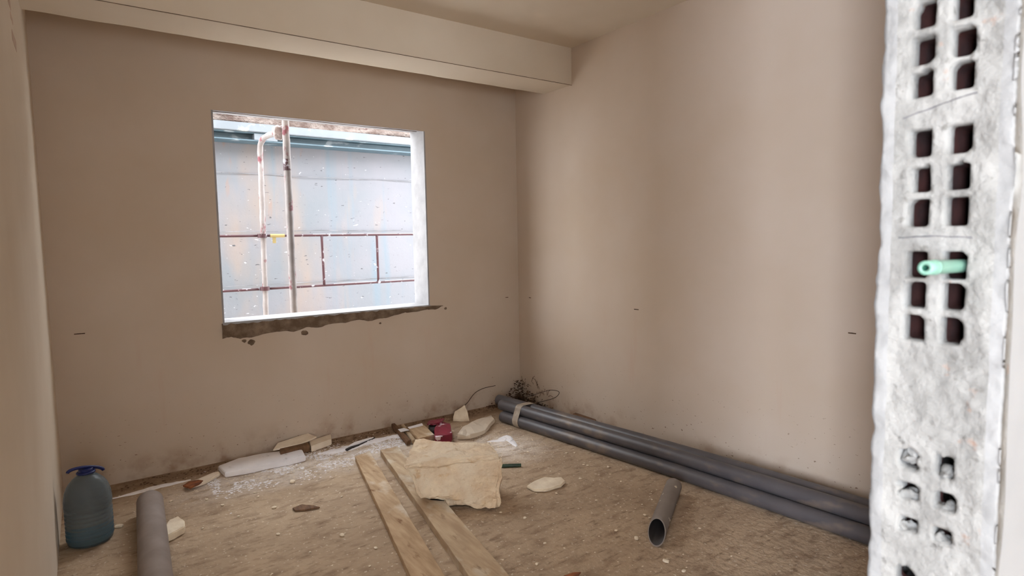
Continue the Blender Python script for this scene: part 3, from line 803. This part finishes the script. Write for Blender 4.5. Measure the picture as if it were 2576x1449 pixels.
piece('flat_stone', [(1324, 1222), (1345, 1210), (1370, 1199), (1394, 1203), (1412, 1200), (1423, 1210), (1412, 1220), (1390, 1226), (1367, 1232), (1342, 1231)], .018, .017, M['chip'],
      'flat cream plaster flake on the floor right of the stone block', 'flake', amp=.003)
piece('rubble_piece', [(412, 1330), (425, 1308), (448, 1298), (465, 1310), (463, 1325), (440, 1338), (420, 1347)], .04, .038, M['chip'], 'pale block-like rubble piece beside the thick left pipe', 'rubble', amp=.003)
piece('wood_splinter', [(470, 1214), (500, 1205), (535, 1188), (551, 1185), (553, 1191), (520, 1209), (498, 1217), (474, 1224)], .022, .02, M['tile'], 'pale wooden splinter left of the foam board', 'wood')
piece('rusty_scrap', [(459, 1221), (474, 1211), (500, 1206), (512, 1208), (500, 1217), (478, 1227)], .026, .01, M['rust'], 'rusty orange-brown scrap at the end of the pale splinter', 'scrap')
piece('wood_chip', [(735, 1278), (760, 1268), (790, 1272), (806, 1275), (770, 1282), (742, 1284)], .01, .009, M['wood_dark'], 'thin brown wood chip alone on the floor left of the planks', 'wood')
piece('wood_chip', [(1418, 1447), (1440, 1440), (1462, 1438), (1455, 1446), (1430, 1449)], .01, .009, M['rust'], 'reddish wood chip at the bottom edge right of the planks', 'wood')
piece('wall_board', [(1440, 1041), (1452, 1036), (1500, 1052), (1498, 1062)], .05, .05, M['wood_dark'], 'brown wooden strip between the pipe bundle and the right wall', 'wood')

# single crumbs of plaster that can be picked out
named = [(736, 1214, .018, 'white plaster crumb on the floor below the foam board'), (300, 1326, .018, 'white plaster crumb between the water bottle and the thick pipe'),
         (1601, 1356, .013, 'plaster crumb just left of the slanted pipe offcut end'), (1675, 1414, .014, 'plaster crumb on the floor in front of the slanted pipe offcut'),
         (1720, 1438, .009, 'smallest plaster crumb near the bottom edge right of the pipe offcut'), (860, 1348, .013, 'plaster crumb on the open floor left of the planks'),
         (690, 1278, .012, 'plaster crumb left of the thin brown wood chip')]
for k, (x, y, s, lb) in enumerate(named):
    rock('plaster_crumb', x, y, (s * 1.3, s, s * .5), lb, M['chip'], k + 1, 'crumb', 'plaster crumbs', sub=2)
spots = [(1445, 1140), (1478, 1172), (1370, 1140), (1328, 1138), (1550, 1336), (1530, 1176), (1460, 1205), (1562, 1212), (1400, 1242), (1425, 1141), (1345, 1148), (1468, 1170), (1385, 1187), (1535, 1194),
         (1615, 1270), (1622, 1297), (1634, 1304), (1640, 1258), (1260, 1290), (1320, 1304), (1420, 1380), (1370, 1368), (650, 1250), (560, 1272), (430, 1262), (945, 1380), (860, 1250), (880, 1180),
         (600, 1300), (520, 1258), (700, 1345), (930, 1425), (780, 1390), (640, 1240), (510, 1330), (1500, 1260), (1350, 1420), (1760, 1330), (1840, 1400), (1700, 1270)]
for k, (x, y) in enumerate(spots):
    s = random.uniform(.005, .010)
    rock('plaster_crumb', x, y, (s * 1.4, s, s * .55), 'tiny pale plaster crumb scattered on the brown floor', M['chip'], k + 20, 'crumb', 'tiny crumbs scattered over the floor', sub=1)

# dust and grit: uncountable
def grit(name, n, gen, mat, label, cat, smin, smax, flat=.5):
    bm = bmesh.new()
    for k in range(n):
        p = gen()
        while over_plank(p) or (p.x > 2.68 and p.y < 4.25) or (.1 < p.x < .36 and p.y < 4.2): p = gen()
        s = random.uniform(smin, smax)
        a_ = random.random() * 6.28
        vs = []
        for j in range(5):
            t_ = a_ + j * 1.2566; rr_ = s * random.uniform(.6, 1.2)
            vs.append(bm.verts.new((p.x + rr_ * math.cos(t_) * 1.3, p.y + rr_ * math.sin(t_), p.z + .0004)))
        tp = bm.verts.new((p.x, p.y, p.z + s * flat))
        for j in range(5): bm.faces.new((vs[j], vs[(j + 1) % 5], tp))
        bm.faces.new(vs[::-1])
    return tag(obj(name, bm, mat), label, cat, kind='stuff')
def g1():
    u = random.random()
    if u < .6: return Vector((random.gauss(1.3, .5), min(4.44, random.gauss(4.08, .14)), 0))
    if u < .8: return Vector((random.gauss(2.45, .14), random.gauss(3.6, .18), 0))
    return Vector((random.uniform(0, 3.0), random.uniform(1.6, 4.4), 0))
grit('plaster_grit', 1500, g1, M['chip'], 'white plaster grit sprinkled over the floor near the window wall', 'grit', .002, .006)
def g2(): return Vector((random.uniform(.1, 3.1), min(4.47, random.gauss(4.4, .05)), 0))
def g3():
    while True:
        p = Vector((random.uniform(.55, 2.0), min(4.42, random.gauss(4.1, .12)), 0))
        if noise.fractal(p * 5, 1, 2, 4) > -.02: return p
grit('white_dust', 2600, g3, M['foam'], 'patchy white plaster dust spilled beside the foam board and planks', 'dust', .002, .008, .25)
grit('dark_grit', 500, g2, M['soil'], 'dark earth grit along the foot of the window wall', 'grit', .003, .009)
# strip of white dust along the wall
def ridge(line, w_, h_, seed):
    bm = bmesh.new(); pts = [onz(x, y, 0) for x, y in line]; P = []
    for a_, b2 in zip(pts, pts[1:]):
        n = max(2, int((b2 - a_).length / .015))
        P += [a_.lerp(b2, i / n) for i in range(n)]
    P.append(pts[-1]); prev = None
    for i, p in enumerate(P):
        t_ = (P[min(i + 1, len(P) - 1)] - P[max(i - 1, 0)]).normalized(); s_v = Vector((-t_.y, t_.x, 0))
        ww = w_ * (1 + .5 * noise.noise(p * 9 + Vector((seed, 0, 0)))) * min(1, .15 + i / 8, .15 + (len(P) - 1 - i) / 8)
        row = []
        for j in range(9):
            u = j / 4 - 1
            q_ = p + s_v * (u * ww + noise.noise(p * 14 + Vector((j, seed, 0))) * ww * .3)
            q_.z = -.001 + h_ * max(0, 1 - u * u) * (1 + .6 * noise.noise(q_ * 40)); row.append(bm.verts.new(q_))
        if prev:
            for a_, b2, c_, d2 in zip(prev, prev[1:], row[1:], row): bm.faces.new((a_, b2, c_, d2))
        prev = row
    return bm
tag(obj('dust_ridge', ridge([(280, 1256), (345, 1239), (400, 1224), (480, 1208)], .028, .007, 1), M['foam'], origin=(.1, 4.2, 0)), 'thin ridge of white dust behind the bottle and thick pipe', 'dust', kind='stuff')
tag(obj('dust_ridge', ridge([(800, 1143), (860, 1132), (930, 1112), (990, 1098), (1040, 1094)], .05, .012, 5), M['foam'], origin=(1.6, 4.1, 0)), 'white plaster dust heap by the wall left of the stone block', 'dust', kind='stuff')
tag(obj('dust_ridge', ridge([(1225, 1112), (1262, 1108), (1275, 1098), (1300, 1124)], .035, .008, 9), M['foam'], origin=(2.4, 3.6, 0)), 'small white plaster dust spill between the stone block and pipes', 'dust', kind='stuff')
# dark earth and roots in the corner behind the pipes
bm = bmesh.new()
for k in range(620):
    along = random.random() ** 1.5 * .62
    if random.random() < .72: x = XR - .012 - abs(random.gauss(0, .05)); y = YB - .012 - along
    else: x = XR - .012 - along * .6; y = YB - .012 - abs(random.gauss(0, .04))
    h_ = max(0, .20 - .34 * along) * random.random() ** 1.3 * (1 if random.random() < .5 else .3)
    s = random.uniform(.004, .012)
    bmesh.ops.create_icosphere(bm, subdivisions=1, radius=s, matrix=Matrix.Translation((x - s, y - s, s * .7 + h_)) @ Matrix.Diagonal((1, 1, .6, 1)))
for k in range(26):                       # root fibres
    y = YB - .05 - random.random() * .45; x = XR - .03 - random.random() * .05; z = .12 + random.random() * .14 * (1 - (YB - y))
    d_ = Vector((random.uniform(-.03, .01), random.uniform(-.07, .05), random.uniform(-.01, .06)))
    tube(bm, [Vector((x, y, z)), Vector((x, y, z)) + d_ * .5 + Vector((0, 0, .012)), Vector((x, y, z)) + d_], .0017, 5)
for v in bm.verts: v.co += noise.noise_vector(v.co * 60) * .004; v.co.x = min(v.co.x, XR - .001); v.co.y = min(v.co.y, YB - .001); v.co.z = max(v.co.z, .001)
tag(obj('soil_heap', bm, M['soil'], origin=(XR - .15, YB - .15, .001)), 'dark soil and root debris heaped in the corner behind the pipes', 'soil', kind='stuff')
def wire(name, pts, label, r_=.0025):
    n = len(pts); P = []
    for i in range(n - 1):
        p0, p1, p2, p3 = [Vector(pts[max(0, min(n - 1, i + d))]) for d in (-1, 0, 1, 2)]
        for k in range(6):
            s = k / 6; P.append(.5 * ((2 * p1) + (p2 - p0) * s + (2 * p0 - 5 * p1 + 4 * p2 - p3) * s * s + (3 * p1 - p0 - 3 * p2 + p3) * s ** 3))
    P.append(Vector(pts[-1])); bm = bmesh.new(); tube(bm, P, r_, 6)
    return tag(obj(name, bm, M['wire'], origin=P[0]), label, 'wire')
wire('bent_wire', [(3.10, 4.22, .10), (3.16, 4.05, .17), (3.2, 3.95, .21), (3.24, 3.88, .20), (3.2, 3.90, .15), (3.1, 4.02, .10)], 'thin dark looped wire by the right wall behind the pipes')
wire('bent_wire', [(2.62, 4.46, .05), (2.68, 4.47, .08), (2.76, 4.475, .15), (2.86, 4.475, .18), (2.98, 4.47, .185)], 'thin dark wire curving up the window wall left of the corner')
